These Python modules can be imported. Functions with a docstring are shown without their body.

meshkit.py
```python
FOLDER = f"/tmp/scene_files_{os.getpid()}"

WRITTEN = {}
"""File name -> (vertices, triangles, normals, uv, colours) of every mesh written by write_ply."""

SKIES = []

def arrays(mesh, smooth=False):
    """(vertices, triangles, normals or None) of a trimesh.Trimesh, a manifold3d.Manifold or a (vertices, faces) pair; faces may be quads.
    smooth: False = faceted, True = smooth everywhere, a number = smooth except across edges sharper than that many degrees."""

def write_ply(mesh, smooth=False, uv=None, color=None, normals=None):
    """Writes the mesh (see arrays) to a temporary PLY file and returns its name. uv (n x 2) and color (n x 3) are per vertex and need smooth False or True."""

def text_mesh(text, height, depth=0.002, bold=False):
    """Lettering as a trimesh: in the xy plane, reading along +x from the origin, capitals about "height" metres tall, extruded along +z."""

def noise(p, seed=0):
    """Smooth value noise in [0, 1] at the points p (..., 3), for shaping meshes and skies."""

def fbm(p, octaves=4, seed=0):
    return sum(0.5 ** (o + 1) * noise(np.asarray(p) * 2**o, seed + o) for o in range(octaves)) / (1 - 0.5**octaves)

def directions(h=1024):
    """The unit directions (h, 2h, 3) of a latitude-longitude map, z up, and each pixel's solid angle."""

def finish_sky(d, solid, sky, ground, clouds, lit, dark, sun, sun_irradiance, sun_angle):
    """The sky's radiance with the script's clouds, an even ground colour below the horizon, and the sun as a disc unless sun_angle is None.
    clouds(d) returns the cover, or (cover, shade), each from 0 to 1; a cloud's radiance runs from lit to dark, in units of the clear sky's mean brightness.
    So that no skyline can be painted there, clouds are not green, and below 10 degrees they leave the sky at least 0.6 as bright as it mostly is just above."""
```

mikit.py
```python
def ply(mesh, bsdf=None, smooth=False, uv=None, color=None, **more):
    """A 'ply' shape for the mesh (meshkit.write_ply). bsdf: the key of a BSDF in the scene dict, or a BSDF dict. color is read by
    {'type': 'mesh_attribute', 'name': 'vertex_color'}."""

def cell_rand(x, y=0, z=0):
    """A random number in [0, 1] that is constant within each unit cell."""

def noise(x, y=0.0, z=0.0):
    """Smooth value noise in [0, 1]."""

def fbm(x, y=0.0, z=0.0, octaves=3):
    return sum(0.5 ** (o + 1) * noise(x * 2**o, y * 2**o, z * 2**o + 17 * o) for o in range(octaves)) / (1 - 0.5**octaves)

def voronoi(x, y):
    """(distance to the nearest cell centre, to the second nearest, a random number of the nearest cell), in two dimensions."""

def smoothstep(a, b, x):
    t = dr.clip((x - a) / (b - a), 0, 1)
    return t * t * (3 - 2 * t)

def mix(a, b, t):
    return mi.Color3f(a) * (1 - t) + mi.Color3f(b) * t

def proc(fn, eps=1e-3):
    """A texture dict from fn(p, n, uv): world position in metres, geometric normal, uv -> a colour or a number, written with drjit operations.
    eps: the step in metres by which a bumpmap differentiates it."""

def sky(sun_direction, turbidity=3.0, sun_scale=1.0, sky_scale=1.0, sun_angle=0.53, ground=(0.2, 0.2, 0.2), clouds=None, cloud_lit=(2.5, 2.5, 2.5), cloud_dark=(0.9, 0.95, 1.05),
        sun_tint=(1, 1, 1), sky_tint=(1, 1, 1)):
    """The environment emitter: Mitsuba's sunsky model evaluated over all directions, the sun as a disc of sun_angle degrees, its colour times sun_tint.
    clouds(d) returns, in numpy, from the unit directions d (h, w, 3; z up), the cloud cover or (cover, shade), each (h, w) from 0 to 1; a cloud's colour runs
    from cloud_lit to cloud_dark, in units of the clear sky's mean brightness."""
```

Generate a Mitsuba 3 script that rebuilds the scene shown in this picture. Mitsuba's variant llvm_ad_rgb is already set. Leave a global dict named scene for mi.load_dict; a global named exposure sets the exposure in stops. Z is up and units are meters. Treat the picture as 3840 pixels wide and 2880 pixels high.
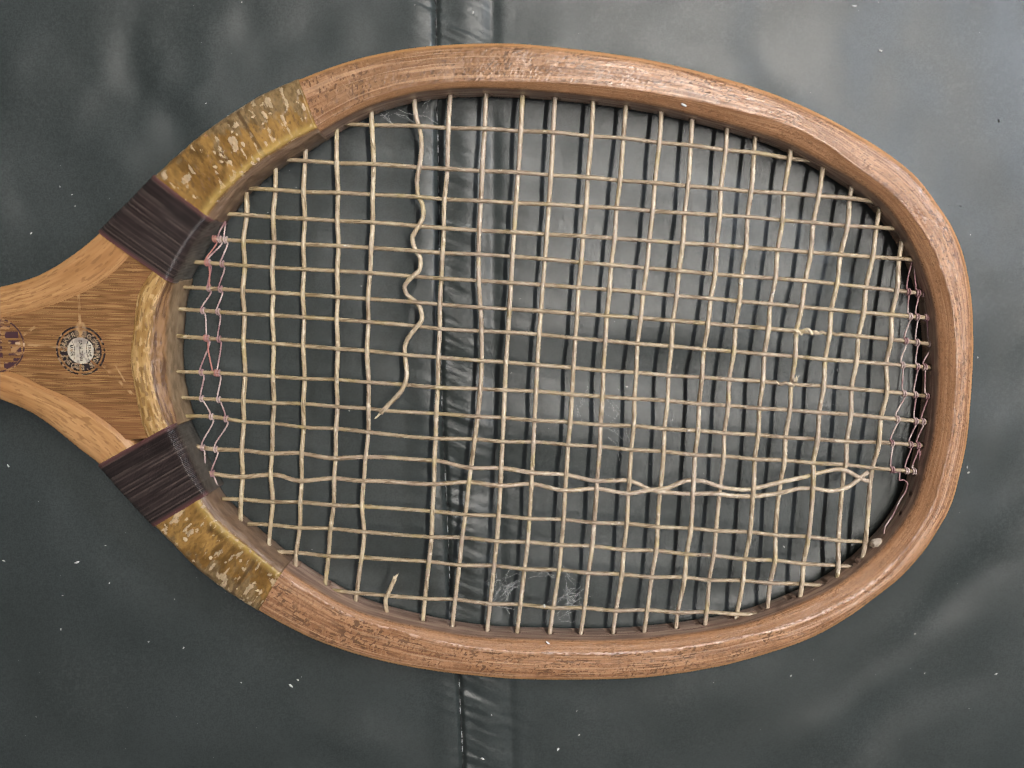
import math, random
import numpy as np, trimesh, manifold3d as m3, mitsuba as mi, drjit as dr, mikit, meshkit
from mikit import proc, noise, fbm, smoothstep, mix, ply, cell_rand
from scipy.interpolate import PchipInterpolator, splprep, splev, interp1d
from scipy.ndimage import gaussian_filter1d
from scipy.spatial import cKDTree
from shapely.geometry import LineString, Polygon, Point

T = mi.ScalarTransform4f
rng = np.random.default_rng(7)
scene, labels = {}, {}

# ---------------------------------------------------------------- camera: a phone held about 25 cm above the racket
FOC, TILT, DIST, TOP = 2600.0, math.radians(7.2), 0.25, 0.018
FWD = np.array([0, -math.sin(TILT), -math.cos(TILT)])
UP = np.array([0, math.cos(TILT), -math.sin(TILT)])
EYE = np.array([0, 0, TOP]) - FWD * DIST
scene['camera'] = {'type': 'perspective', 'fov': math.degrees(2 * math.atan(1920 / FOC)), 'fov_axis': 'x',
                   'near_clip': 0.01, 'far_clip': 20.0,
                   'to_world': T().look_at(origin=EYE.tolist(), target=[0, 0, TOP], up=[0, 1, 0])}
exposure = 0.75

# ---------------------------------------------------------------- light: two tube lamps over the table and a dim room
def tube_lamp(key, x, y, z, length, radius, rgb, label):
    c = trimesh.creation.cylinder(radius, length, sections=24)
    c.apply_transform(trimesh.transformations.rotation_matrix(math.pi / 2, [1, 0, 0]))
    c.apply_translation([x, y, z])
    scene[key] = ply(c, None, 30, emitter={'type': 'area', 'radiance': {'type': 'rgb', 'value': rgb}},
                     )
    scene[key]['bsdf'] = {'type': 'diffuse', 'reflectance': {'type': 'rgb', 'value': [.8, .8, .8]}}
    labels[key] = {'label': label, 'category': 'lamp'}
tube_lamp('tube_lamp', 0.235, 0.27, 0.78, 0.74, 0.016, [62, 58, 54], 'long bright tube lamp hanging over the right part of the racket')
tube_lamp('tube_lamp_001', 0.92, 0.42, 0.74, 0.36, 0.042, [27, 29, 33], 'shorter tube lamp hanging far to the right of the racket')
scene['room_light'] = {'type': 'constant', 'radiance': {'type': 'rgb', 'value': [.075, .075, .08]}}

def at(px, py, z):
    """Point of the plane at height z measured on the reference at (px, py)."""
    px, py = np.asarray(px, float), np.asarray(py, float)
    d = FWD + ((px - 1920) / FOC)[..., None] * np.array([1.0, 0, 0]) - ((py - 1440) / FOC)[..., None] * UP
    return EYE + d * ((z - EYE[2]) / d[..., 2])[..., None]
def pts(flat, z):
    a = np.array(flat, float).reshape(-1, 2)
    return at(a[:, 0], a[:, 1], z)

def put(key, mesh, bsdf, smooth=True, label=None, cat=None, kind=None, group=None, uv=None):
    scene[key] = ply(mesh, bsdf, smooth, uv=uv)
    e = {}
    if label: e['label'] = label
    if cat: e['category'] = cat
    if kind: e['kind'] = kind
    if group: e['group'] = group
    if e: labels[key] = e
counts = {}
def numbered(name):
    n = counts.get(name, 0); counts[name] = n + 1
    return name if n == 0 else f'{name}_{n:03d}'

# ---------------------------------------------------------------- materials
def tex(fn, eps=1e-4): return proc(fn, eps)
def principled(color, rough, spec=.5, bump=None, bscale=1.0, eps=1e-4, **more):
    b = {'type': 'principled', 'base_color': color if isinstance(color, dict) else {'type': 'rgb', 'value': color},
         'roughness': rough, 'specular': spec, **more}
    if bump is not None:
        b = {'type': 'bumpmap', 'arbitrary': proc(bump, eps), 'scale': bscale, 'bsdf': b}
    return {'type': 'twosided', 'bsdf': b}
def seg(p, a, b, w):
    """1 on a scratch from a to b (world xy) of half width w."""
    ax, ay, dx, dy = a[0], a[1], b[0] - a[0], b[1] - a[1]
    t = dr.clip(((p.x - ax) * dx + (p.y - ay) * dy) / (dx * dx + dy * dy), 0, 1)
    d = dr.sqrt(dr.square(p.x - ax - t * dx) + dr.square(p.y - ay - t * dy))
    return 1 - smoothstep(w * .5, w, d)

def cloth_color(p, n, uv):
    a = fbm(p.x * 28, p.y * 28, 3.1, 4)
    b = fbm(p.x * 9 + 5, p.y * 9, 1.7, 3)
    c = mix((.023, .031, .029), (.036, .046, .045), smoothstep(.25, .75, a * .5 + b * .5))
    c = mi.Color3f(c) * (.80 + .4 * noise(p.x * 2600, p.y * 2600, 5))
    dust = smoothstep(.60, .85, noise(p.x * 1200, p.y * 1200, 2)) * smoothstep(.45, .75, fbm(p.x * 30, p.y * 30, 8, 3))
    return mix(c, (.13, .135, .135), dust * .08)
def cloth_rough(p, n, uv):
    return .47 + .06 * fbm(p.x * 24, p.y * 24, 9, 3)
def cloth_bump(p, n, uv):
    cr = dr.abs(noise(p.x * 85 + p.y * 40, p.y * 120 - p.x * 60, 4) - .5)
    return .7 * noise(p.x * 2400, p.y * 2400, 1) + noise(p.x * 900, p.y * 900, 2) * .6 + 1.6 * (1 - smoothstep(0, .10, cr)) * smoothstep(.4, .8, noise(p.x * 25, p.y * 25, 7))
scene['m_cloth'] = principled(tex(cloth_color), tex(cloth_rough), 1.0, cloth_bump, .000022, 1.5e-4)

def strokes(u, v, fu, fv, sk, lo, hi):
    """Short dark dashes along a slanted direction."""
    return smoothstep(lo, hi, noise(u * fu + v * sk, v * fv, 4.2)) * smoothstep(.35, .65, noise(u * fu * .23 + 9, v * fv * .19, 1.3))
S0 = 0.0  # filled below: arc length where the bow's head begins
def bow_color(p, n, uv):
    s, k = uv.x, uv.y
    t = k * .011
    arm = 1 - smoothstep(.085, .11, s) * (1 - smoothstep(LEN - .12, LEN - .095, s))
    g = fbm(s * 60, t * 1300, 1, 4)
    g2 = fbm(s * 260, t * 3200, 5, 3)
    blotch = fbm(s * 45, t * 160, 2, 3)
    top = smoothstep(.13, .18, s) * (1 - smoothstep(.21, .29, s))      # browner, grimier stretch
    low = smoothstep(LEN - .42, LEN - .34, s)
    c = mix((.27, .125, .06), (.49, .27, .15), smoothstep(.25, .75, g))
    c = mix(c, (.29, .13, .055), smoothstep(.5, .8, blotch) * .45)
    c = mix(c, (.22, .115, .045), top * (.30 + .6 * g2))
    c = mix(c, (.36, .18, .08), low * .30)
    fine = noise(s * 1500 + t * 700, t * 1500, 3)
    fine2 = noise(s * 1900 - t * 900, t * 1100, 8)
    long = noise(s * 380, t * 3600, 6)
    top_face = smoothstep(1.02, 1.15, k)
    dens = .45 + .55 * smoothstep(.35, .65, fbm(s * 90, t * 260, 4, 3))
    c = mix(c, (.62, .38, .225), smoothstep(.60, .82, fine2) * .30 * dens * top_face)
    dk = dr.maximum(smoothstep(.62, .80, fine), smoothstep(.64, .80, long) * (.5 + .5 * low))
    c = mix(c, (.10, .052, .027), dk * dens * .80 * top_face * (1 - arm * .65))
    crack = 1 - smoothstep(.0, .05, dr.abs(noise(s * 900 + 2, t * 1500, 6) - .5))
    streak = smoothstep(.60, .80, noise(s * 26, t * 2700, 14)) * top_face
    c = mix(c, (.19, .085, .037), streak * .45 * (1 - arm))
    c = mix(c, (.64, .40, .245), smoothstep(.64, .84, noise(s * 34 + 7, t * 2300, 15)) * top_face * .4 * (1 - arm))
    c = mix(c, (.13, .062, .03), crack * smoothstep(.36, .6, blotch) * .5 * top_face * (1 - arm))
    tone = mix((.43, .22, .082), (.56, .31, .13), smoothstep(.2, .8, fbm(s * 110, t * 1300, 7, 4)))
    tone = mix(tone, (.33, .14, .04), smoothstep(.45, .7, fbm(s * 30, t * 120, 4, 3)) * .5)
    c = mix(c, mix(tone, (.26, .12, .04), smoothstep(.66, .82, noise(s * 420 + t * 300, t * 2300, 5)) * .6), arm * .92)
    edge = smoothstep(.75, .95, k) * (1 - smoothstep(1.06, 1.16, k))
    c = mix(c, (.60, .31, .115), edge * .6)
    cham = smoothstep(2.0, 2.1, k) * (1 - smoothstep(2.9, 3.05, k))
    c = mix(c, mix((.31, .145, .06), (.48, .25, .12), g2), cham * .38 * (1 - arm))
    line = (1 - smoothstep(.0, .07, dr.abs(k - 2.03))) * smoothstep(.3, .6, noise(s * 90, 3, 1))
    c = mix(c, (.20, .085, .03), line * .55 * (1 - arm))
    worn = smoothstep(1.90, 1.99, k) * (1 - smoothstep(2.06, 2.2, k)) * smoothstep(.36, .60, fbm(s * 240, k * 6, 6, 3)) * smoothstep(LEN * .52, LEN * .60, s) * (1 - arm)  # here the ridge highlight, put into the colour as a broken pale line
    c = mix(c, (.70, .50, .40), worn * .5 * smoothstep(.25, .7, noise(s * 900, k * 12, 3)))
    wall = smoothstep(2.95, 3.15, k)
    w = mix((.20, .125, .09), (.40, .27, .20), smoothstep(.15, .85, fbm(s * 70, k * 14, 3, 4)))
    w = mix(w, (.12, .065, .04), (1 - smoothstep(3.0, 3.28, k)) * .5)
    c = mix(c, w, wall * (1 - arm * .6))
    return c
def bow_rough(p, n, uv):
    s, t = uv.x, uv.y * .011
    return .20 + .32 * fbm(s * 260, t * 1200, 2, 3)
def bow_bump(p, n, uv):
    s, t = uv.x, uv.y * .011
    return .7 * noise(s * 260, t * 2600, 1) + 1.0 * noise(s * 1300 + t * 700, t * 1500, 3) + .8 * noise(s * 420, t * 520, 3)
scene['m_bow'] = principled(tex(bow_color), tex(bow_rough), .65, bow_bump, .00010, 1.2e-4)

def cover_color(p, n, uv):
    s, k = uv.x, uv.y
    t = k * .011
    q = s - .37 * smoothstep(.3, .36, s)
    f = fbm(s * 330, t * 380, 2, 5)
    f2 = fbm(s * 1100 + 3, t * 900, 6, 3)
    gold = mix((.21, .108, .026), (.37, .21, .06), smoothstep(.3, .7, fbm(s * 120, t * 150, 8, 4)))
    stain = smoothstep(.42, .66, fbm(s * 190, t * 230, 11, 5)) * smoothstep(.004, .016, q) * (1 - smoothstep(.030, .036, q) * .5)
    gold = mix(gold, (.13, .068, .018), stain * .85)
    grey = mix((.155, .098, .040), (.33, .23, .115), smoothstep(.15, .85, f2 * .5 + .5 * fbm(s * 900, t * 350, 3, 3)))
    m = smoothstep(.018, .036, q) * .55 + (1 - smoothstep(1.08, 1.55, k)) * .55 - smoothstep(1.5, 1.9, k) * .25
    worn = smoothstep(.42, .72, m + (f - .5) * 1.3)
    c = mix(gold, grey, worn * .85)
    peel = smoothstep(.665, .72, fbm(s * 560 + 4, t * 560, 14, 5) + .05 * worn)
    c = mix(c, mix((.56, .42, .25), (.72, .56, .38), f2), peel * .7)
    c = mix(c, (.09, .055, .025), smoothstep(.70, .88, noise(s * 1200 + t * 700, t * 1200, 5)) * .35)
    c = mix(c, (.08, .045, .02), smoothstep(.0388, .0400, q) * (1 - smoothstep(.0404, .041, q)) * .6)
    c = mi.Color3f(c) * (.66 + .50 * fbm(s * 1300, t * 1300, 21, 2))
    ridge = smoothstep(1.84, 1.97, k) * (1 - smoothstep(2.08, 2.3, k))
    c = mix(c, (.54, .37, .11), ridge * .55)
    cham = smoothstep(2.2, 2.5, k)
    cham_tone = mix((.11, .062, .046), (.28, .19, .12), fbm(s * 200, k * 9, 5, 4))
    c = mix(c, cham_tone, cham * .92)  # chamfer and inner wall of the cover go mottled dark brown
    return mix(c, mix((.16, .12, .075), (.40, .33, .23), f2), (1 - smoothstep(.9, 1.1, k)) * .8)
def cover_bump(p, n, uv):
    s, t = uv.x, uv.y * .011
    f = fbm(s * 330, t * 380, 2, 5)
    return smoothstep(.50, .62, f) * 1.2 + noise(s * 1200, t * 1200, 1) * .9 + noise(s * 500, t * 450, 3) * .8
scene['m_cover'] = principled(tex(cover_color), .29, .6, cover_bump, .00012, 1.2e-4)

def whip_color(p, n, uv):
    th = dr.floor(uv.x / .000641)
    g = cell_rand(th, 3) * .6 + .4 * noise(uv.x * 900, uv.y * 9, 2)
    c = mix((.014, .009, .008), (.042, .028, .026), g)
    c = mix(c, (.26, .20, .17), smoothstep(.25, .85, noise(th * 7.3, uv.y * 1.6, 6)) * smoothstep(.35, 1.0, cell_rand(th, 8)) * (.6 + .4 * noise(th * 3.1, uv.y * 25, 2)) * .30)
    edge = dr.maximum(1 - smoothstep(0, .0022, uv.x), smoothstep(.0272, .0295, uv.x))
    c = mix(c, (.19, .075, .07), edge * .6)
    return mix(c, mix((.04, .036, .03), (.15, .135, .11), fbm(p.x * 300, p.y * 300, p.z * 300, 3)), smoothstep(2.7, 3.2, uv.y) * .8)
scene['m_whip'] = principled(tex(whip_color), .30, .7)

PX = 1 / 10200.0
SCR = [(at(285., 1010., TOP), at(298., 1230., TOP), .0006), (at(300., 1225., TOP), at(300., 1250., TOP), .0022),
       (at(385., 1372., TOP), at(505., 1490., TOP), .0007), (at(60., 1290., TOP), at(225., 1302., TOP), .0006), (at(85., 1255., TOP), at(130., 1225., TOP), .0006), (at(430., 1370., TOP), at(470., 1440., TOP), .0004)]
def wedge_color(p, n, uv):
    yy = p.y + .02 * p.x
    g = noise(p.x * 95, yy * 2300, 1) * .6 + noise(p.x * 210, yy * 3300, 7) * .4
    g2 = noise(p.x * 170, yy * 4200, 5)
    c = mix((.175, .078, .027), (.33, .17, .066), smoothstep(.0, 1., g))
    c = mix(c, (.10, .042, .014), smoothstep(.60, .9, g2) * .55)
    c = mix(c, (.50, .28, .115), smoothstep(.66, .9, noise(p.x * 120 + 3, yy * 2900, 9)) * .5)
    c = mix(c, (.25, .105, .04), smoothstep(.45, .75, fbm(p.x * 40, p.y * 60, 3, 3)) * .4)
    for a, b, w in SCR:
        c = mix(c, (.66, .42, .21), seg(p, a, b, w) * smoothstep(.2, .7, noise(p.x * 700, p.y * 700, 4)) * .5)
    return c
def wedge_bump(p, n, uv):
    return noise(p.x * 95, (p.y + .02 * p.x) * 2300, 1)
scene['m_wedge'] = principled(tex(wedge_color), .42, .5, wedge_bump, .00012, 1e-4)

def bar_color(p, n, uv):
    s, k = uv.x, uv.y
    f = fbm(s * 120, k * 7, 2, 4)
    c = mix((.34, .185, .055), (.50, .31, .12), smoothstep(.3, .7, f))
    c = mix(c, (.74, .52, .27), smoothstep(.55, .72, fbm(s * 420, k * 9, 6, 4)) * .45)
    c = mix(c, (.18, .095, .03), smoothstep(.58, .75, noise(s * 600, k * 16, 9)) * .6)
    cham = smoothstep(1.95, 2.15, k)
    b = mix((.13, .066, .03), (.30, .165, .075), smoothstep(.25, .7, fbm(s * 200, k * 6, 4, 4)))
    c = mix(c, b, cham)
    return mix(c, mix((.14, .09, .05), (.33, .235, .14), fbm(s * 260, k * 10, 4, 4)), smoothstep(2.9, 3.15, k))
def bar_bump(p, n, uv):
    s, k = uv.x, uv.y
    return smoothstep(.54, .64, fbm(s * 300, k * 6, 6, 4)) * 2 + fbm(s * 700, k * 12, 2, 3) * 1.5
scene['m_bar'] = principled(tex(bar_color), .40, .5, bar_bump, .00012, 1.2e-4)

def gut_color(p, n, uv):
    ang = uv.y + uv.x * 900
    tw = .5 + .5 * dr.sin(ang * 2)
    a = fbm(p.x * 90, p.y * 90, 3, 3)
    c = mix((.47, .37, .25), (.62, .52, .375), smoothstep(.1, .9, noise(uv.x * 260, 2, 7) * .65 + tw * .35))
    c = mix(c, (.43, .34, .275), smoothstep(.4, .7, a) * .6)
    c = mix(c, (.47, .385, .17), smoothstep(.62, .78, fbm(p.x * 160, p.y * 160, 6, 3)) * .5)
    c = mix(c, (.20, .135, .075), smoothstep(.66, .84, noise(uv.x * 420 + uv.y * 1.0, uv.y * 1.2, 9)) * .7)
    c = mix(c, (.80, .73, .60), smoothstep(.74, .86, noise(uv.x * 600, uv.y * 1.5, 12)) * .6)
    left = 1 - smoothstep(-.12, .0, p.x)
    return mix(c, mi.Color3f(c) * mi.Color3f(.84, .80, .60), left * .6)
scene['m_gut'] = principled(tex(gut_color), .36, .55)
scene['m_gut_slack'] = principled(tex(lambda p, n, uv: mi.Color3f(gut_color(p, n, uv)) * mix((.80, .76, .76), (1, 1, 1), smoothstep(-.02, .08, p.x))), .40, .5)
scene['m_gut_main'] = principled(tex(lambda p, n, uv: mi.Color3f(gut_color(p, n, uv)) * mi.Color3f(.76, .73, .68)), .45, .45)  # same gut toned down: the weaker light on the mains is in the colour
scene['m_gut_raw'] = principled([.74, .64, .47], .55, .4)
def thread_color(p, n, uv):
    return mix((.36, .20, .21), (.62, .50, .47), smoothstep(.3, .7, fbm(p.x * 260, p.y * 260, 2, 3)))
scene['m_thread'] = principled(tex(thread_color), .6, .3)
scene['m_thread_red'] = principled([.46, .20, .17], .55, .35)
scene['m_web'] = principled([.80, .80, .80], .7, .3)
scene['m_lint'] = principled([.66, .66, .64], .7, .3)
scene['m_dark_speck'] = principled([.02, .02, .02], .7, .3)
scene['m_stitch'] = principled(tex(lambda p, n, uv: mix((.03, .03, .032), (.50, .51, .52), smoothstep(.45, .75, noise(p.x * 200, p.y * 330, 2)))), .7, .3)
scene['m_plug'] = principled(tex(lambda p, n, uv: mix((.16, .12, .085), (.50, .43, .35), smoothstep(.35, .65, fbm(p.x * 700, p.y * 700, 2, 3)))), .8, .2)
def ink_of(ink, through):
    def f(p, n, uv):
        wear = smoothstep(.58, .72, fbm(p.x * 700, p.y * 1500, 4, 3))
        for a, b, w in SCR: wear = dr.maximum(wear, seg(p, a, b, w * 1.2) * .9)
        return mix(ink, through, wear)
    return f
scene['m_ink'] = principled(tex(ink_of((.022, .015, .016), (.33, .22, .13))), .5, .4)
scene['m_ink_letters'] = principled(tex(ink_of((.40, .30, .19), (.12, .08, .055))), .5, .4)
scene['m_emblem_disc'] = principled(tex(lambda p, n, uv: mix((.56, .50, .40), (.34, .29, .25), smoothstep(.45, .65, fbm(p.x * 500, p.y * 500, 2, 3)))), .5, .4)
def stamp_color(p, n, uv):
    c = mix((.40, .22, .10), (.07, .03, .035), smoothstep(.30, .5, fbm(p.x * 330, p.y * 800, 4, 3)))
    for a, b, w in SCR: c = mix(c, (.60, .42, .28), seg(p, a, b, w * 1.3))
    return c
scene['m_stamp'] = principled(tex(stamp_color), .5, .4)

def tube(p, r, sides=10, twist=0.0, amp=0.0, lobes=3, cap=True):
    """Round tube along the points; radius may vary; amp gives twisted strands. Returns (mesh, uv)."""
    p = np.asarray(p, float); n = len(p)
    t = np.gradient(p, axis=0); t /= np.linalg.norm(t, axis=1, keepdims=True) + 1e-12
    ref = np.array([0, 0, 1.0])
    a = np.cross(ref, t); bad = np.linalg.norm(a, axis=1) < .15
    a[bad] = np.cross([1.0, 0, 0], t[bad])
    a /= np.linalg.norm(a, axis=1, keepdims=True) + 1e-12
    b = np.cross(t, a)
    s = np.concatenate([[0], np.cumsum(np.linalg.norm(np.diff(p, axis=0), axis=1))])
    ang = np.arange(sides) * 2 * np.pi / sides
    r = np.broadcast_to(r, (n,))[:, None] * (1 + amp * np.cos(lobes * (ang[None] - s[:, None] * twist)))
    v = p[:, None] + r[..., None] * (np.cos(ang)[None, :, None] * a[:, None] + np.sin(ang)[None, :, None] * b[:, None])
    v = v.reshape(-1, 3)
    i, j = np.meshgrid(np.arange(n - 1), np.arange(sides), indexing='ij')
    q = np.stack([i * sides + j, i * sides + (j + 1) % sides, (i + 1) * sides + (j + 1) % sides, (i + 1) * sides + j], -1).reshape(-1, 4)
    f = np.vstack([q[:, [0, 1, 2]], q[:, [0, 2, 3]]])
    uv = np.stack([np.repeat(s, sides), np.tile(ang, n)], -1)
    if cap:
        v = np.vstack([v, p[0], p[-1]]); uv = np.vstack([uv, [s[0], 0], [s[-1], 0]])
        k = np.arange(sides)
        f = np.vstack([f, np.stack([np.full(sides, n * sides), (k + 1) % sides, k], 1), np.stack([np.full(sides, n * sides + 1), (n - 1) * sides + k, (n - 1) * sides + (k + 1) % sides], 1)])
    return trimesh.Trimesh(v, f, process=False), uv
def joined(meshes): return trimesh.util.concatenate(meshes)

# ---------------------------------------------------------------- the racket
def resample(P, n, smooth=0.0):
    tck, u = splprep([P[:, 0], P[:, 1]], s=smooth, k=3)
    uu = np.linspace(0, 1, 6000)
    q = np.stack(splev(uu, tck), 1)
    s = np.concatenate([[0], np.cumsum(np.linalg.norm(np.diff(q, axis=0), axis=1))])
    si = np.linspace(0, s[-1], n)
    return np.stack([np.interp(si, s, q[:, 0]), np.interp(si, s, q[:, 1])], 1), si

OUT = [-260,1150, -130,1108, 0,1070, 87,1047, 174,1009, 269,949, 365,871, 430,805, 499,738, 582,651, 673,567, 763,490, 864,421, 985,348, 1097,299, 1269,233, 1421,193, 1573,168, 1700,158, 1803,154, 1954,156, 2106,170, 2258,188, 2410,211, 2562,244, 2714,284, 2803,310, 2954,364, 3106,434, 3233,505, 3349,580, 3435,651, 3511,746, 3577,847, 3618,948, 3641,1049, 3652,1140, 3656,1203, 3657,1304, 3652,1430, 3643,1547, 3632,1658, 3614,1745, 3600,1805, 3571,1903, 3530,1979, 3470,2070, 3384,2166, 3282,2249, 3156,2338, 3004,2414, 2852,2465, 2700,2505, 2637,2517, 2456,2543, 2203,2555, 2022,2555, 1841,2546, 1696,2531, 1515,2503, 1334,2459, 1189,2409, 1081,2358, 987,2306, 886,2244, 810,2192, 729,2127, 653,2051, 577,1975, 486,1878, 430,1816, 365,1743, 313,1703, 260,1660, 195,1608, 130,1562, 65,1530, 0,1504, -130,1462, -260,1425]
RID_T = [700,900, 733,849, 772,800, 783,773, 884,672, 965,591, 1066,530, 1168,479, 1245,450, 1320,417, 1420,380, 1522,350, 1620,330, 1734,310, 1880,305, 2020,306, 2160,314, 2341,331, 2522,358, 2702,398, 2847,434, 2956,463, 3005,487, 3106,545, 3207,620, 3349,725, 3410,790, 3486,902, 3532,1009, 3557,1090, 3576,1180, 3586,1304, 3586,1430, 3578,1557, 3562,1665, 3540,1760, 3525,1815, 3490,1915, 3430,2015, 3330,2135, 3216,2230, 3107,2287, 2963,2345, 2782,2391, 2601,2425, 2456,2441, 2203,2452, 2022,2448, 1841,2438, 1696,2416, 1515,2372, 1262,2271, 1110,2186, 1013,2118, 911,2046, 810,1965, 754,1900, 715,1830, 660,1730]
INN_T = [642,1057, 694,970, 738,892, 803,827, 844,773, 965,647, 1066,581, 1168,520, 1250,470, 1310,437, 1400,396, 1522,360, 1617,343, 1726,335, 1870,335, 2015,342, 2160,354, 2341,376, 2522,408, 2702,454, 2847,495, 2956,533, 3030,573, 3131,629, 3233,695, 3309,756, 3385,847, 3435,933, 3471,1019, 3495,1090, 3510,1160, 3523,1304, 3523,1430, 3515,1557, 3500,1658, 3473,1775, 3459,1825, 3429,1903, 3373,1989, 3297,2075, 3206,2156, 3120,2213, 3004,2267, 2903,2308, 2782,2344, 2601,2376, 2420,2397, 2203,2405, 2022,2401, 1841,2394, 1696,2376, 1515,2336, 1334,2283, 1225,2226, 1117,2159, 1009,2082, 947,2028, 861,1954, 800,1890, 735,1765, 695,1680]
ARM_T = [-260,1275, -130,1238, 0,1200, 104,1180, 200,1150, 282,1118, 380,1065, 440,1015, 520,930, 560,870]
ARM_B = [-260,1300, -130,1345, 0,1378, 65,1395, 143,1434, 252,1482, 325,1525, 417,1590, 470,1640, 540,1715, 590,1790]
NS = 1100
bowO, bowS = resample(pts(OUT, .0160)[:, :2], NS)
LEN = bowS[-1]
tan = np.gradient(bowO, axis=0); tan /= np.linalg.norm(tan, axis=1, keepdims=True)
nrm = gaussian_filter1d(np.stack([tan[:, 1], -tan[:, 0]], 1), 6, axis=0, mode='nearest'); nrm /= np.linalg.norm(nrm, axis=1, keepdims=True)
def fine(flat, z): return LineString(resample(pts(flat, z)[:, :2], 500)[0])
linR, linI = fine(RID_T, .0179), fine(INN_T, .0146)
linA = [fine(ARM_T, .0178), fine(ARM_B, .0178)]
def hit(o, e, line, far=.075):
    x = LineString([o + e * .003, o + e * far]).intersection(line)
    if x.is_empty: return np.nan
    return min(np.linalg.norm(np.array(g.coords[0]) - o) for g in getattr(x, 'geoms', [x]))
W, Rr = np.full(NS, np.nan), np.full(NS, np.nan)
isarm = np.zeros(NS)
for i in range(NS):
    h = hit(bowO[i], nrm[i], linA[0] if i < NS / 2 else linA[1], .034)
    if h == h and (bowS[i] < .13 or bowS[i] > LEN - .13):
        W[i], Rr[i], isarm[i] = h, h - .0026, 1
    if W[i] != W[i]:
        W[i], Rr[i] = hit(bowO[i], nrm[i], linI), hit(bowO[i], nrm[i], linR)
def fillnan(a):
    ok = np.isfinite(a); return np.interp(np.arange(len(a)), np.nonzero(ok)[0], a[ok])
W = gaussian_filter1d(fillnan(W), 4); Rr = gaussian_filter1d(fillnan(Rr), 4); isarm = gaussian_filter1d(isarm, 5)
Rr = np.minimum(Rr, W - .0016)

MID = cKDTree(bowO + nrm * (W * .5)[:, None])
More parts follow.
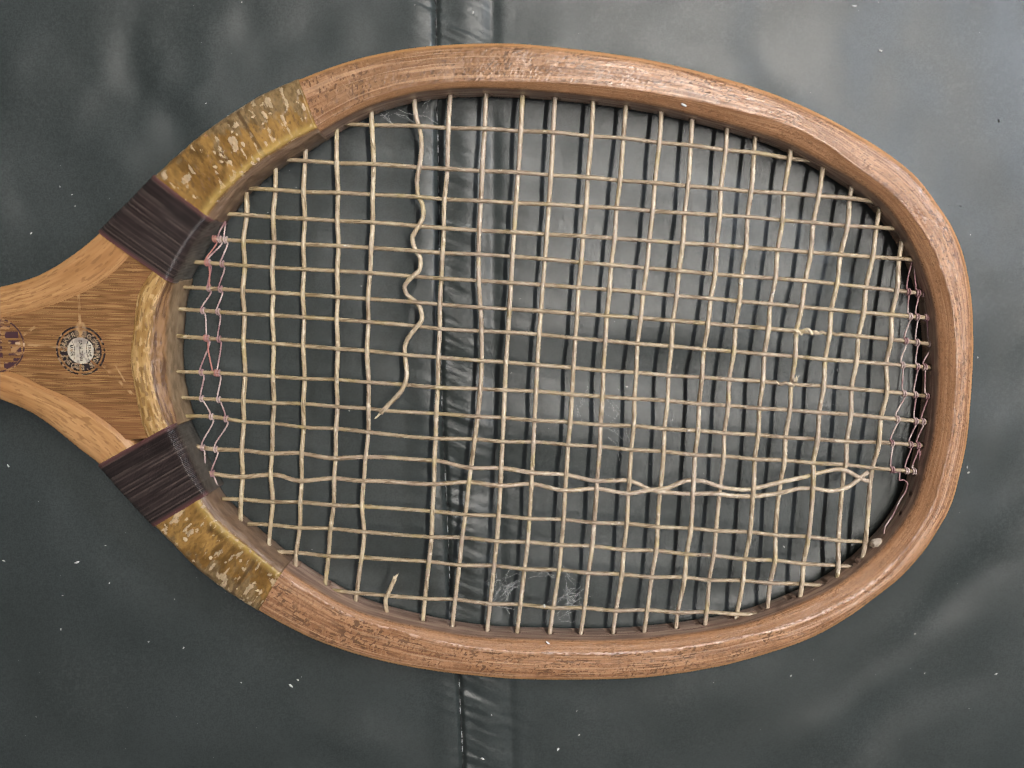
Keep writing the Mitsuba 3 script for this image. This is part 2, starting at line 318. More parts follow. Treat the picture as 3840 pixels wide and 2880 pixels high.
# ---------------------------------------------------------------- the cloth: one sheet with a stitched, puckered seam
SEAM = pts([1628,-500, 1632,0, 1640,500, 1645,940, 1655,1480, 1665,1730, 1675,1900, 1690,2300, 1720,2550, 1735,2880, 1750,3400], 0.0)
def seam_x(y): return np.interp(y, SEAM[::-1, 1], SEAM[::-1, 0])
FOLDS = [(470,140,640,520,-.0011,.0075), (250,420,430,640,.0010,.012), (560,300,700,420,.0007,.009), (60,150,160,420,.0009,.014), (900,60,1200,180,-.0008,.009), (20,700,330,860,-.0009,.010), (830,20,760,420,.0006,.008),
         (2880,0,2850,330,-.0009,.008), (3160,60,3200,560,.0008,.012), (3420,0,3560,420,-.0008,.010), (3700,300,3820,800,.0010,.013), (2480,20,2520,220,.0007,.012),
         (3820,1880,3360,2320,.0010,.0085), (3830,2100,3240,2520,-.0011,.008), (3760,2330,2900,2800,.0008,.010), (3700,1500,3830,2000,-.0008,.012), (3640,2560,3100,2860,-.0008,.009), (2700,2620,2300,2840,.0006,.010),
         (120,1900,500,2350,.0008,.013), (700,2450,300,2800,-.0008,.012), (1100,2640,1400,2860,.0007,.011), (60,2500,260,2860,-.0006,.010)]
def fold_z(x, y):
    z = np.zeros_like(x)
    for x0, y0, x1, y1, h, w in FOLDS:
        a, b = at(float(x0), float(y0), 0.)[:2], at(float(x1), float(y1), 0.)[:2]
        d = b - a; t = ((x - a[0]) * d[0] + (y - a[1]) * d[1]) / (d @ d)
        n = ((x - a[0]) * -d[1] + (y - a[1]) * d[0]) / math.hypot(*d) + .004 * np.sin(t * 5)
        z += (1.7 if x0 < 1300 else .75) * h * np.exp(-(n / w) ** 2) * np.exp(-np.abs((t - .5) / .62) ** 4)
    return z
def cloth_z(x, y):
    d = x - seam_x(y)
    q = lambda f, sx, sy, o, seed: meshkit.fbm(np.stack([x * f * sx, y * f * sy, np.full_like(x, o)], -1), o and 3, seed) - .5
    z = .0062 * q(13, 1, .8, 2, 1) + .0022 * q(30, 1, .8, 3, 2)
    inn = np.exp(-((x - .02) / .10) ** 4 - ((y - .01) / .09) ** 4)
    z += inn * .0036 * (meshkit.noise(np.stack([x * 16, y * 48, np.full_like(x, 4.)], -1), 14) - .5)
    z -= .0021 * np.exp(-(d / .0011) ** 2)
    z += .0010 * np.exp(-((d + .0065) / .006) ** 2) + .0007 * np.exp(-((d - .0105) / .005) ** 2)
    z -= .0010 * np.exp(-((d - .0205) / .0026) ** 2) * (.55 + .9 * (q(60, .1, 1, 5, 5) + .5))
    pk = meshkit.fbm(np.stack([x * 55, y * 330 + d * 140, np.full_like(x, 7.)], -1), 3, 9) - .5
    topy = .35 + .65 * np.clip((y - .06) / .06, 0, 1)
    z += .0026 * pk * np.exp(-np.abs(d) / np.where(d < 0, .0085, .012)) * np.where(d < 0, topy, 1.25)
    z = np.minimum(z + fold_z(x, y) - .0012, .0032 - .0022 * np.exp(-((x + .01) / .16) ** 2))
    near, _ = MID.query(np.column_stack([np.ravel(x), np.ravel(y)]))
    k = np.exp(-(np.maximum(near.reshape(np.shape(x)) - .004, 0) / .008) ** 2)      # pressed flat under the wood
    return z * (1 - k) + k * .0002
def build_cloth():
    sx = -.0265
    xs = np.unique(np.round(np.concatenate([np.linspace(-1.5, 1.5, 60), np.linspace(-.55, .55, 140), np.linspace(-.24, .24, 330), np.linspace(sx - .022, sx + .034, 190)]), 5))
    ys = np.unique(np.round(np.concatenate([np.linspace(-1.4, 1.4, 56), np.linspace(-.5, .5, 130), np.linspace(-.19, .19, 520)]), 5))
    X, Y = np.meshgrid(xs, ys)
    v = np.stack([X, Y, cloth_z(X, Y)], -1).reshape(-1, 3)
    i, j = np.meshgrid(np.arange(len(ys) - 1), np.arange(len(xs) - 1), indexing='ij')
    a = i * len(xs) + j
    f = np.stack([a, a + 1, a + len(xs) + 1, a + len(xs)], -1).reshape(-1, 4)
    return v, f
put('ground_cloth', build_cloth(), 'm_cloth', True, 'dark grey green padded cloth with a stitched puckered seam under the racket', 'cloth', 'structure')

# stitches along the seam
st = []
y = -.20
while y < .21:
    L = rng.uniform(.0018, .0030)
    yy = np.linspace(y, y + L, 6)
    xx = seam_x(yy) + rng.normal(0, .00012)
    zz = cloth_z(xx, yy) + .00015 + .0006 * np.sin(np.linspace(0, np.pi, 6))
    st.append(tube(np.stack([xx, yy, zz], 1), rng.uniform(.00013, .00022), 6)[0])
    y += L + rng.uniform(.0008, .0016)
put('ground_cloth__seam_stitching', joined(st), 'm_stitch', True, 'row of frayed stitches with pale flecks along the seam', None, 'stuff')

def bow_profile(w, r, arm):
    zi = .0179 - min(.0036, (w - r) * 1.0) * (1 - .45 * arm)
    a = [(.0026, .0002, .0), (.0007, .0017, .2), (.0001, .004, .4), (-.0002, .008, .6), (.0000, .0122, .8), (.0003, .0146, .9), (.00085, .0162, 1.0), (.0017, .0172, 1.08), (.0029, .0178, 1.17)]
    for k in np.linspace(0, 1, 9)[1:-1]:
        a.append((.0029 + (r - .0012 - .0029) * k, .0178 + .00035 * math.sin(math.pi * min(1, k * 1.15)), 1.17 + .75 * k))
    a += [(r - .0008, .01795, 1.93), (r, .01785, 2.0), (r + (w - r) * .12, .01785 - (.01785 - zi) * .10, 2.1)]
    for k in (.35, .6, .85):
        a.append((r + (w - r) * k, .01785 - (.01785 - zi) * k, 2 + k))
    a += [(w - .0001, zi - .0003, 3.0), (w + .00015, zi - .0014, 3.12), (w + .0003, .0105, 3.35), (w + .0003, .0078, 3.55), (w + .0001, .0052, 3.75), (w - .0006, .0028, 3.88), (w - .0024, .0005, 4.0), (w * .5, .0001, 4.3)]
    return a
def loft(rings):
    """rings: (n, m, 3) closed cross-sections; capped ends."""
    n, m, _ = rings.shape
    v = rings.reshape(-1, 3)
    i, j = np.meshgrid(np.arange(n - 1), np.arange(m), indexing='ij')
    q = np.stack([i * m + j, i * m + (j + 1) % m, (i + 1) * m + (j + 1) % m, (i + 1) * m + j], -1).reshape(-1, 4)
    f = np.vstack([q[:, [0, 1, 2]], q[:, [0, 2, 3]]])
    v = np.vstack([v, rings[0].mean(0), rings[-1].mean(0)])
    k = np.arange(m)
    f = np.vstack([f, np.stack([np.full(m, n * m), (k + 1) % m, k], 1), np.stack([np.full(m, n * m + 1), (n - 1) * m + k, (n - 1) * m + (k + 1) % m], 1)])
    mesh = trimesh.Trimesh(v, f, process=False)
    if mesh.volume < 0: mesh.invert()
    return mesh
def wobble(v, amp, f, seed):
    k = np.stack([meshkit.fbm(v * f + 11 * c, 3, seed + c) - .5 for c in range(3)], -1)
    return v + amp * 2 * k
def bow_rings(i0, i1, grow=0.0, step=1):
    rings, uv = [], []
    for i in range(i0, i1, step):
        pr = np.array(bow_profile(W[i], Rr[i], isarm[i]))
        e, z, k = pr[:, 0], pr[:, 1], pr[:, 2]
        if grow:
            de, dz = np.gradient(np.r_[e[-1], e, e[0]])[1:-1], np.gradient(np.r_[z[-1], z, z[0]])[1:-1]
            L = np.hypot(de, dz) + 1e-9
            e, z = e - grow * dz / L, z + grow * de / L
        xy = bowO[i] + nrm[i] * e[:, None]
        rings.append(np.column_stack([xy, z])); uv.append(np.column_stack([np.full(len(k), bowS[i]), k]))
    return np.array(rings), np.array(uv)
rings, buv = bow_rings(0, NS)
rings = wobble(rings.reshape(-1, 3), .00016, 160, 3).reshape(rings.shape)
bow = loft(rings)
buv = np.vstack([buv.reshape(-1, 2), [[0, 4.3], [LEN, 4.3]]])
def nearest_station(p): return int(np.argmin(np.linalg.norm(bowO - np.asarray(p)[:2], axis=1)))

# ---- string paths (measured); V run across the head, H run along it
V = [
 [922,752,928,788,918,850,913,880,917,988,912,1082,909,1104,916,1180,915,1278,918,1401,915,1480,913,1568,909,1684,908,1786,906,1894,903,1941],
 [1031,622,1032,698,1025,824,1027,890,1022,999,1023,1097,1022,1169,1025,1278,1025,1415,1026,1579,1018,1695,1016,1786,1023,1869,1020,1930,1008,2042],
 [1146,550,1141,611,1140,716,1142,817,1139,900,1139,1007,1136,1097,1139,1180,1138,1296,1141,1412,1140,1460,1137,1605,1133,1702,1130,1796,1128,1887,1124,1974,1114,2053,1108,2119],
 [1264,481,1264,615,1266,720,1266,832,1268,880,1266,1014,1265,1111,1264,1198,1266,1307,1263,1423,1264,1460,1262,1605,1257,1713,1254,1800,1251,1894,1240,1984,1237,2020,1231,2083,1224,2145,1216,2195],
 [1392,419,1398,517,1400,615,1399,734,1396,843,1396,880,1387,1017,1380,1119,1381,1205,1376,1314,1381,1423,1383,1460,1381,1623,1372,1713,1363,1800,1357,1901,1363,1966,1367,1995,1358,2090,1345,2156,1339,2217,1330,2250],
 [1554,383,1559,437,1572,474,1581,546,1574,626,1563,680,1565,727,1584,767,1588,806,1570,850,1545,897,1556,934,1577,974,1575,1010,1545,1039,1516,1079,1525,1104,1556,1130,1577,1159,1583,1195,1559,1231,1527,1274,1516,1307,1521,1361,1527,1404,1516,1448,1505,1467,1461,1514,1428,1548],
 [1689,365,1684,427,1680,517,1678,618,1675,680,1666,745,1663,843,1664,880,1659,970,1653,1061,1650,1133,1649,1234,1644,1332,1642,1441,1637,1550,1633,1641,1629,1728,1628,1804,1622,1912,1619,2003,1609,2109,1596,2217,1585,2326],
 [1821,361,1818,481,1812,553,1809,640,1803,756,1797,864,1794,952,1795,1050,1801,1148,1807,1242,1807,1347,1802,1455,1792,1558,1780,1648,1767,1749,1758,1807,1747,1923,1732,2018,1723,2116,1707,2246,1696,2347],
 [1959,361,1955,452,1950,553,1943,644,1935,756,1928,871,1921,967,1917,1061,1910,1159,1905,1253,1897,1361,1893,1462,1888,1565,1885,1655,1879,1757,1877,1814,1870,1930,1863,2028,1853,2119,1839,2253,1826,2362],
 [2082,365,2076,445,2073,553,2065,651,2059,763,2050,879,2044,974,2035,1068,2029,1166,2021,1256,2015,1368,2010,1466,2005,1569,2000,1659,1996,1767,1992,1822,1986,1941,1979,2030,1967,2134,1951,2268,1938,2373],
 [2223,381,2218,503,2211,589,2204,665,2198,774,2186,890,2180,985,2169,1079,2164,1177,2159,1265,2149,1379,2146,1475,2138,1579,2131,1666,2123,1778,2120,1836,2113,1948,2107,2035,2096,2137,2076,2275,2061,2376],
 [2346,405,2339,517,2332,589,2325,676,2312,781,2305,888,2292,992,2285,1086,2276,1184,2269,1278,2263,1386,2260,1470,2252,1594,2249,1673,2241,1786,2237,1836,2229,1959,2221,2040,2208,2145,2192,2275,2175,2380],
 [2478,421,2473,531,2464,597,2457,687,2446,792,2437,895,2424,1003,2413,1097,2402,1191,2391,1285,2385,1397,2381,1470,2376,1597,2368,1684,2359,1804,2357,1843,2350,1966,2342,2040,2331,2156,2311,2289,2298,2376],
 [2596,445,2592,542,2586,626,2578,698,2568,803,2560,905,2547,1014,2536,1108,2525,1202,2516,1296,2508,1408,2503,1490,2493,1605,2487,1691,2480,1829,2473,1858,2467,1977,2462,2060,2452,2109,2445,2163,2426,2287,2414,2365],
 [2724,477,2721,560,2710,644,2704,712,2697,806,2690,910,2681,1025,2666,1119,2654,1213,2641,1310,2630,1415,2625,1490,2616,1615,2608,1706,2599,1800,2597,1854,2590,1981,2586,2018,2576,2076,2566,2170,2543,2293,2535,2358],
 [2833,510,2829,575,2822,662,2815,716,2804,814,2798,910,2782,1032,2771,1130,2759,1224,2751,1321,2735,1423,2730,1514,2717,1623,2712,1713,2704,1814,2699,1854,2687,1988,2683,2030,2673,2087,2661,2174,2648,2297,2641,2347],
 [2963,565,2958,594,2947,681,2941,724,2932,826,2920,925,2913,960,2907,1045,2889,1140,2880,1231,2868,1328,2858,1433,2849,1532,2842,1630,2831,1720,2825,1822,2821,1861,2811,2003,2796,2094,2783,2184,2767,2297,2760,2322],
 [3084,623,3077,681,3068,731,3052,833,3039,938,3023,1053,3008,1116,2998,1192,2985,1254,2981,1333,2969,1438,2960,1536,2946,1645,2940,1725,2931,1805,2922,1848,2909,2010,2906,2101,2890,2181,2879,2300],
 [3198,688,3189,739,3177,844,3155,948,3133,1085,3119,1160,3108,1250,3097,1348,3094,1369,3086,1453,3074,1547,3062,1665,3050,1736,3046,1834,3030,2011,3016,2105,3005,2192,2996,2246],
 [3301,779,3291,847,3269,963,3248,1090,3236,1170,3222,1261,3209,1355,3195,1456,3188,1554,3176,1670,3169,1750,3160,1834,3146,2025,3141,2123,3135,2188],
 [3390,880,3374,967,3362,1090,3345,1181,3339,1275,3323,1366,3327,1467,3305,1565,3294,1659,3283,1725,3269,1768,3262,1841,3247,1985,3242,2036,3229,2101]]
H = [
 [1291,465,1400,468,1574,474,1678,479,1820,484,1950,490,2076,497,2196,508,2337,519,2467,533,2590,546,2721,562,2829,573,2952,591,3045,605,3070,602],
 [1081,600,1143,604,1266,611,1400,616,1566,626,1678,635,1809,640,1943,647,2065,656,2200,665,2323,676,2457,687,2576,696,2703,709,2818,718,2945,725,3070,733,3189,744,3291,759],
 [966,709,1031,712,1143,720,1269,723,1400,729,1563,738,1668,747,1801,754,1935,761,2062,767,2196,774,2316,781,2446,790,2565,801,2699,806,2807,814,2931,825,3052,836,3175,847,3291,853,3388,860],
 [857,803,922,806,1023,814,1143,821,1266,828,1396,834,1559,846,1664,857,1798,864,1928,871,2055,879,2190,886,2305,893,2435,904,2558,911,2688,920,2793,927,2918,937,3037,945,3153,956,3273,963,3370,970,3421,974],
 [828,898,915,904,1023,909,1139,916,1266,922,1392,929,1548,940,1660,949,1794,954,1921,961,2044,972,2178,984,2294,994,2424,1005,2547,1016,2677,1028,2782,1036,2910,1044,3019,1053,3135,1064,3251,1079,3363,1089,3461,1102],
 [734,983,839,990,918,996,1020,1003,1139,1010,1262,1016,1389,1023,1545,1036,1657,1045,1794,1052,1917,1061,2037,1068,2172,1079,2287,1086,2413,1097,2536,1110,2666,1119,2771,1130,2897,1140,3005,1151,3117,1161,3236,1172,3349,1181,3475,1192],
 [687,1077,785,1081,911,1090,1023,1097,1136,1104,1266,1113,1381,1121,1563,1133,1653,1142,1798,1153,1910,1159,2029,1166,2163,1177,2279,1184,2402,1193,2525,1202,2652,1213,2757,1222,2880,1231,2987,1243,3106,1250,3222,1261,3338,1272,3493,1292],
 [662,1159,759,1164,839,1171,915,1177,1020,1182,1139,1189,1262,1198,1381,1207,1556,1222,1650,1234,1801,1242,1903,1245,2022,1254,2155,1268,2269,1278,2391,1289,2514,1298,2641,1310,2746,1318,2869,1328,2980,1337,3099,1348,3211,1357,3323,1364,3482,1378],
 [640,1258,763,1269,911,1278,1023,1287,1139,1298,1266,1307,1378,1316,1516,1330,1646,1341,1805,1352,1899,1359,2015,1368,2150,1380,2261,1390,2384,1397,2507,1408,2630,1415,2735,1422,2858,1430,2969,1442,3084,1447,3193,1458,3327,1469,3493,1489],
 [651,1394,756,1395,918,1404,1023,1413,1143,1419,1262,1424,1385,1433,1527,1444,1642,1453,1801,1459,1896,1462,2011,1468,2143,1478,2258,1489,2381,1494,2500,1503,2619,1514,2728,1521,2851,1531,2961,1538,3074,1547,3186,1554,3305,1565,3475,1583],
 [662,1491,763,1496,911,1505,1027,1511,1139,1514,1266,1525,1381,1532,1454,1540,1635,1552,1791,1561,1888,1567,2004,1576,2138,1583,2254,1594,2373,1597,2493,1608,2616,1616,2717,1623,2844,1632,2950,1639,3063,1648,3175,1655,3294,1659,3468,1673],
 [683,1565,792,1556,821,1559,864,1572,911,1585,1023,1587,1139,1603,1262,1608,1385,1619,1472,1630,1635,1644,1780,1646,1888,1657,2004,1657,2134,1668,2250,1675,2366,1686,2486,1693,2608,1706,2710,1710,2833,1722,2937,1726,3055,1736,3168,1743,3276,1754,3435,1767],
 [730,1673,803,1686,908,1690,1020,1699,1110,1699,1132,1702,1255,1717,1371,1715,1400,1715,1581,1726,1635,1729,1765,1753,1877,1757,1997,1771,2123,1782,2160,1789,2240,1802,2348,1802,2391,1814,2440,1836,2504,1845,2594,1854,2684,1849,2739,1858,2818,1863,2912,1849,3008,1832,3063,1834,3110,1841,3150,1834,3175,1826,3211,1801,3254,1768],
 [803,1775,908,1787,1002,1782,1031,1782,1125,1802,1248,1795,1363,1802,1400,1802,1617,1814,1751,1809,1874,1820,1986,1816,2123,1838,2232,1834,2355,1849,2449,1834,2485,1832,2587,1802,2630,1804,2703,1825,2804,1838,2847,1829,2929,1805,3027,1788,3081,1772,3146,1758,3182,1768,3218,1790,3254,1805],
 [864,1872,908,1876,1023,1880,1128,1885,1251,1892,1360,1901,1400,1903,1621,1919,1747,1928,1870,1936,1990,1943,2116,1950,2229,1959,2352,1965,2471,1974,2590,1983,2688,1988,2811,1997,2916,2005,3027,2014,3146,2025,3244,2034,3276,2036],
 [958,1966,1013,1970,1121,1977,1244,1984,1367,1992,1527,2006,1617,2012,1733,2017,1867,2028,1979,2035,2109,2042,2221,2049,2340,2061,2456,2066,2576,2076,2677,2085,2800,2096,2905,2103,3013,2112,3140,2123,3198,2128],
 [1056,2071,1113,2074,1233,2083,1356,2092,1479,2101,1605,2107,1725,2118,1852,2123,1967,2132,2094,2139,2210,2146,2329,2156,2441,2162,2568,2166,2662,2174,2785,2179,2890,2184,3006,2192,3100,2199],
 [1262,2213,1338,2221,1453,2231,1594,2242,1707,2250,1841,2262,1949,2269,2076,2277,2192,2282,2307,2288,2425,2289,2539,2295,2648,2297,2764,2300,2836,2302]]
ZS, RS = .0088, .00083
def smooth_(t): return 3 * t * t - 2 * t ** 3
def path(flat, z=ZS, step=.0007, relax=0.0):
    P = pts(flat, z)[:, :2]
    L = np.concatenate([[0], np.cumsum(np.linalg.norm(np.diff(P, axis=0), axis=1))])
    s = np.linspace(0, L[-1], max(8, int(L[-1] / step)))
    q = np.stack([PchipInterpolator(L, P[:, 0])(s), PchipInterpolator(L, P[:, 1])(s)], 1)
    if relax:
        base = q[0] + (q[-1] - q[0]) * (s / s[-1])[:, None]
        q = base + gaussian_filter1d(q - base, relax / step, axis=0, mode='nearest')
    return q
def extend(P, a, b):
    """Runs both ends on into the wood by a and b metres."""
    out = [P]
    d0 = P[0] - P[4]; d0 /= np.linalg.norm(d0); d1 = P[-1] - P[-5]; d1 /= np.linalg.norm(d1)
    if a: out.insert(0, P[0] + d0 * np.linspace(a, a / 5, 5)[:, None])
    if b: out.append(P[-1] + d1 * np.linspace(b / 5, b, 5)[:, None])
    return np.vstack(out)
Vp = [extend(path(v, relax=.0007 if k == 5 else .0045), .003, 0 if k == 5 else .003) for k, v in enumerate(V)]
Hp = [extend(path(h, relax=.0012 if j in (12, 13) else .0060), .003, 0 if j in (12, 13) else .0025) for j, h in enumerate(H)]
Vl, Hl = [LineString(p) for p in Vp], [LineString(p) for p in Hp]
cross_v, cross_h = [[] for _ in V], [[] for _ in H]
for k in range(len(V)):
    for j in range(len(H)):
        x = Vl[k].intersection(Hl[j])
        if x.is_empty: continue
        x = x if x.geom_type == 'Point' else x.geoms[0]
        sgn = 1 if (k + j) % 2 == 0 else -1
        if j == 13 and k >= 13: sgn = -sgn
        cross_v[k].append((Vl[k].project(x), sgn)); cross_h[j].append((Hl[j].project(x), -sgn))
def with_z(P, cr, amp=.00062):
    s = np.concatenate([[0], np.cumsum(np.linalg.norm(np.diff(P, axis=0), axis=1))])
    cr = sorted(cr)
    ks, zs = [0], [0]
    for q, g in cr:
        if q - ks[-1] > .0015: ks.append(q); zs.append(g * amp)
    if s[-1] - ks[-1] > .0015: ks.append(s[-1]); zs.append(0)
    z = ZS + np.interp(s, ks, zs) if len(ks) < 3 else ZS + PchipInterpolator(ks, zs)(s)
    return np.column_stack([P, z])
R = 'tennis_racket'
labels[R] = {'label': 'old lopsided wooden tennis racket with broken gut strings lying on the dark cloth', 'category': 'tennis racket'}
paths3 = {}
holes = []
def string(key, P3, seed, label=None, rough_spots=(), taper=False, mat='m_gut', R0=.00083):
    r = np.random.default_rng(seed)
    n = len(P3)
    rad = R0 * (1 + .05 * gaussian_filter1d(r.normal(0, 1, n), 6) * 3 + .05 * gaussian_filter1d(r.normal(0, 1, n), 1.2))
    P3 = P3.copy()
    for q, w in rough_spots:
        s = np.linspace(0, 1, n); m = np.exp(-((s - q) / w) ** 2)
        rad = rad * (1 - .2 * m); P3[:, 1] += m * .0004 * np.sin(np.arange(n) * 1.2); P3[:, 2] += m * .0003 * np.cos(np.arange(n) * 1.2)
    if taper: rad[-4:] *= [.9, .75, .6, .4]
    m, uv = tube(P3, rad, 12, 700 * (1 if seed % 2 else -1), .05)
    uv[:, 0] += seed * .37
    put(key, m, mat, True, label, uv=uv)
for k, P in enumerate(Vp):
    P3 = with_z(P, cross_v[k]); paths3['v', k] = P3
    lab = 'broken wavy cross string hanging loose with a frayed end' if k == 5 else None
    if k == 5:
        s = np.linspace(0, 1, len(P3)); P3[:, 2] += .0014 * np.clip((s - .8) / .2, 0, 1)
    string(f'{R}__{numbered("cross_string")}', P3, 100 + k, lab)
stub = path([1451,2300,1446,2253,1457,2224,1475,2181,1484,2163], .0100)
stub = extend(stub, .002, 0)
string(f'{R}__{numbered("cross_string")}', np.column_stack([stub, np.linspace(.0088, .0118, len(stub))]), 190, 'short snapped stub of a cross string at the lower rim')
for j, P in enumerate(Hp):
    P3 = with_z(P, cross_h[j]); paths3['h', j] = P3
    lab = {12: 'slack broken main string crossing over its neighbour', 13: 'slack broken main string with a raised loop at its right end', 6: 'main string with a chafed twisted spot near the right end', 8: 'main string with a chafed spot near the right end'}.get(j)
    spots = {6: [(.845, .022)], 8: [(.80, .016)]}.get(j, ())
    string(f'{R}__{numbered("main_string")}', P3, 200 + j, lab, spots, mat='m_gut_slack' if j in (12, 13) else 'm_gut_main', R0=.00082 if j in (12, 13) else .00074)
# frayed fibres at the breaks and chafed spots
def fibres(center, n, L, r, direction=None, spread=1.0, seed=0):
    g = np.random.default_rng(seed); out = []
    for _ in range(n):
        d = np.array(direction if direction is not None else g.normal(0, 1, 3), float)
        d = d / np.linalg.norm(d) + spread * g.normal(0, .45, 3); d[2] *= .5; d /= np.linalg.norm(d)
        l = L * g.uniform(.4, 1.1); t = np.linspace(0, 1, 7)
        c = g.normal(0, .3, 3) * l
        p = np.asarray(center) + g.normal(0, .0003, 3) + d * (t * l)[:, None] + c * (t ** 2)[:, None] * .5
        out.append(tube(p, r * (1 - .6 * t) * g.uniform(.6, 1.3), 5)[0])
    return joined(out)
e5 = paths3['v', 5][-1]
put(f'{R}__frayed_end', joined([fibres(e5, 6, .0032, .00032, [-.7, -.7, 0], .25, 1)]), 'm_gut_raw', True, 'split pale end of the wavy broken string')
e6 = np.array([*stub[-1], .0118])
put(f'{R}__frayed_end_001', fibres(e6, 9, .0022, .0003, [.45, .85, .2], .4, 2), 'm_gut_raw', True, 'split pale end of the short stub at the lower rim')
def spiral_fray(pa, turns, amp, r, seed):
    t = np.linspace(0, 1, 60); g = np.random.default_rng(seed)
    i = np.interp(t, np.linspace(0, 1, len(pa)), np.arange(len(pa)))
    c = np.stack([np.interp(i, np.arange(len(pa)), pa[:, q]) for q in range(3)], 1)
    a = t * turns * 2 * np.pi
    env = np.sin(np.pi * t) * .7 + .5
    c[:, 1] += amp * env * np.cos(a); c[:, 2] += amp * env * np.sin(a)
    c += .00025 * gaussian_filter1d(g.normal(0, 1, c.shape), 2, axis=0)
    return tube(c, r * (.7 + .5 * np.sin(np.pi * t)) * (1 + .3 * gaussian_filter1d(g.normal(0, 1, 60), 2)), 6)[0]
def part_of(P3, x0, x1):
    a, b = at(float(x0), 1250., ZS)[0], at(float(x1), 1250., ZS)[0]
    return P3[(P3[:, 0] > a) & (P3[:, 0] < b)]
h6, h8 = paths3['h', 6], paths3['h', 8]
put(f'{R}__frayed_strand', joined([spiral_fray(part_of(h6, 2925, 3105), 4, .0005, .0003, 3), spiral_fray(part_of(h6, 2975, 3070), 2, .0009, .00045, 4), fibres(at(2990., 1245., .0095), 5, .0016, .00022, [-.3, -1, .2], .6, 9)]), 'm_gut_raw', True, 'unravelled pale strand twisted round a main string')
put(f'{R}__frayed_strand_001', joined([spiral_fray(part_of(h8, 2860, 3010), 3, .0004, .0003, 5), fibres(at(2982., 1432., .0100), 6, .0022, .0003, [.2, 1, .3], .6, 6)]), 'm_gut_raw', True, 'unravelled pale tuft on a main string')

# ---- bow with drilled string holes and string grooves
def manifold(mesh):
    return m3.Manifold(m3.Mesh(np.asarray(mesh.vertices, np.float32), np.asarray(mesh.faces, np.uint32)))
def rod(a, b, r, n=14):
    a, b = np.asarray(a, float), np.asarray(b, float)
    pr = []
    for c in (a, b):
        t = (b - a) / np.linalg.norm(b - a); u = np.cross(t, [0.13, 0.2, 1]); u /= np.linalg.norm(u); w = np.cross(t, u)
        ang = np.arange(n) * 2 * np.pi / n
        pr.append(c + r * (np.cos(ang)[:, None] * u + np.sin(ang)[:, None] * w))
    return m3.Manifold.hull_points(np.vstack(pr))
cut = []
ends = [(P[0], P[0] - P[6], 't') for P in paths3.values()] + [(P[-1], P[-1] - P[-7], 'b') for kk, P in paths3.items() if kk not in (('v', 5), ('h', 12), ('h', 13))]
for p, d, side in ends:
    d = d / np.linalg.norm(d); d[2] = 0
    i = nearest_station(p)
    cut.append(rod(p - d * .004, p + d * .0014, .00145))
    wallpt = np.append(bowO[i] + nrm[i] * (W[i] + .0003), 0)
    if np.linalg.norm(wallpt[:2] - p[:2]) < .008:
        sh = np.append(tan[i] * .0012, 0)
        cut.append(rod(wallpt + [0, 0, ZS] + sh, wallpt + [0, 0, .0005] + sh * 1.6, .00115))
for px, py in ((3424, 1855), (3383, 1926)):
    q = at(float(px), float(py), .0095); i = nearest_station(q); e = np.append(nrm[i], 0)
    q = np.append(bowO[i] + nrm[i] * W[i], .0095); cut.append(rod(q + e * .002, q - e * .004, .0011))
tree = cKDTree(bow.vertices)
bm = manifold(bow)
try:
    bm = bm - m3.Manifold.batch_boolean(cut, m3.OpType.Add)
    mm = bm.to_mesh()
    bow2 = trimesh.Trimesh(mm.vert_properties[:, :3], mm.tri_verts, process=False)
    assert len(bow2.vertices) > 1000
except Exception as ex:
    print('bow boolean failed', ex); bow2 = bow
bow2 = trimesh.graph.smooth_shade(bow2, angle=math.radians(38), facet_minarea=None)
dist, idx = tree.query(bow2.vertices, k=3)
wgt = 1 / (dist + 1e-7); wgt /= wgt.sum(1, keepdims=True)
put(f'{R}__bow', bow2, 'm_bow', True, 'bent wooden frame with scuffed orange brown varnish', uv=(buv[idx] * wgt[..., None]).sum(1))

# ---- parchment covers on both shoulders
def station_of(px, py): return nearest_station(at(float(px), float(py), .016))
for a, b, lab in ((station_of(560, 672), station_of(1128, 288), 'yellowed peeling cover on the upper shoulder'), (station_of(966, 2294), station_of(560, 1955), 'yellowed peeling cover on the lower shoulder')):
    rg, uvk = bow_rings(a, b, .00022)
    sk = bowS[a:b]
    L = sk[-1] - sk[0]
    q = (sk - sk[0]) if lab.find('upper') > 0 else (sk[-1] - sk)
    # slanted far edge: the cover runs on further towards the inside of the bow
    far = q / L
    for i in range(len(rg)):
        k = uvk[i, :, 1]
        uvk[i, :, 0] = q[i] + (0 if lab.find('upper') > 0 else .37)
    rg = wobble(rg.reshape(-1, 3), .0002, 420, 21).reshape(rg.shape)
    rg = wobble(rg.reshape(-1, 3), .00022, 160, 31).reshape(rg.shape)
    m = loft(rg)
    uv = np.vstack([uvk.reshape(-1, 2), uvk[0].mean(0), uvk[-1].mean(0)])
    ck = f'{R}__{numbered("shoulder_cover")}'
    put(ck, m, 'm_cover', True, lab, uv=uv)
    # curled flakes of the skin standing off the surface
    g = np.random.default_rng(a)
    fl = []
    for _ in range(16):
        ii = g.integers(4, len(rg) - 4); k = g.choice([9, 10, 11, 12, 13, 14, 15, 17, 18], p=None)
        c = rg[ii, k]; s = g.uniform(.0003, .0010)
        f = trimesh.creation.icosphere(subdivisions=1, radius=1)
        v = f.vertices * [s, s * g.uniform(.4, .8), .00016]
        v[:, 2] += .25 * v[:, 0] ** 2 / s
        v = v @ trimesh.transformations.rotation_matrix(g.uniform(0, 6.3), [0, 0, 1])[:3, :3].T
        v += g.normal(0, .00012, v.shape)
        f.vertices = v + c + [0, 0, .00012]
        fl.append(f)
    put(f'{ck}__flake', joined(fl), 'm_flake', True, 'pale curled flakes of the peeling cover', None, 'stuff')
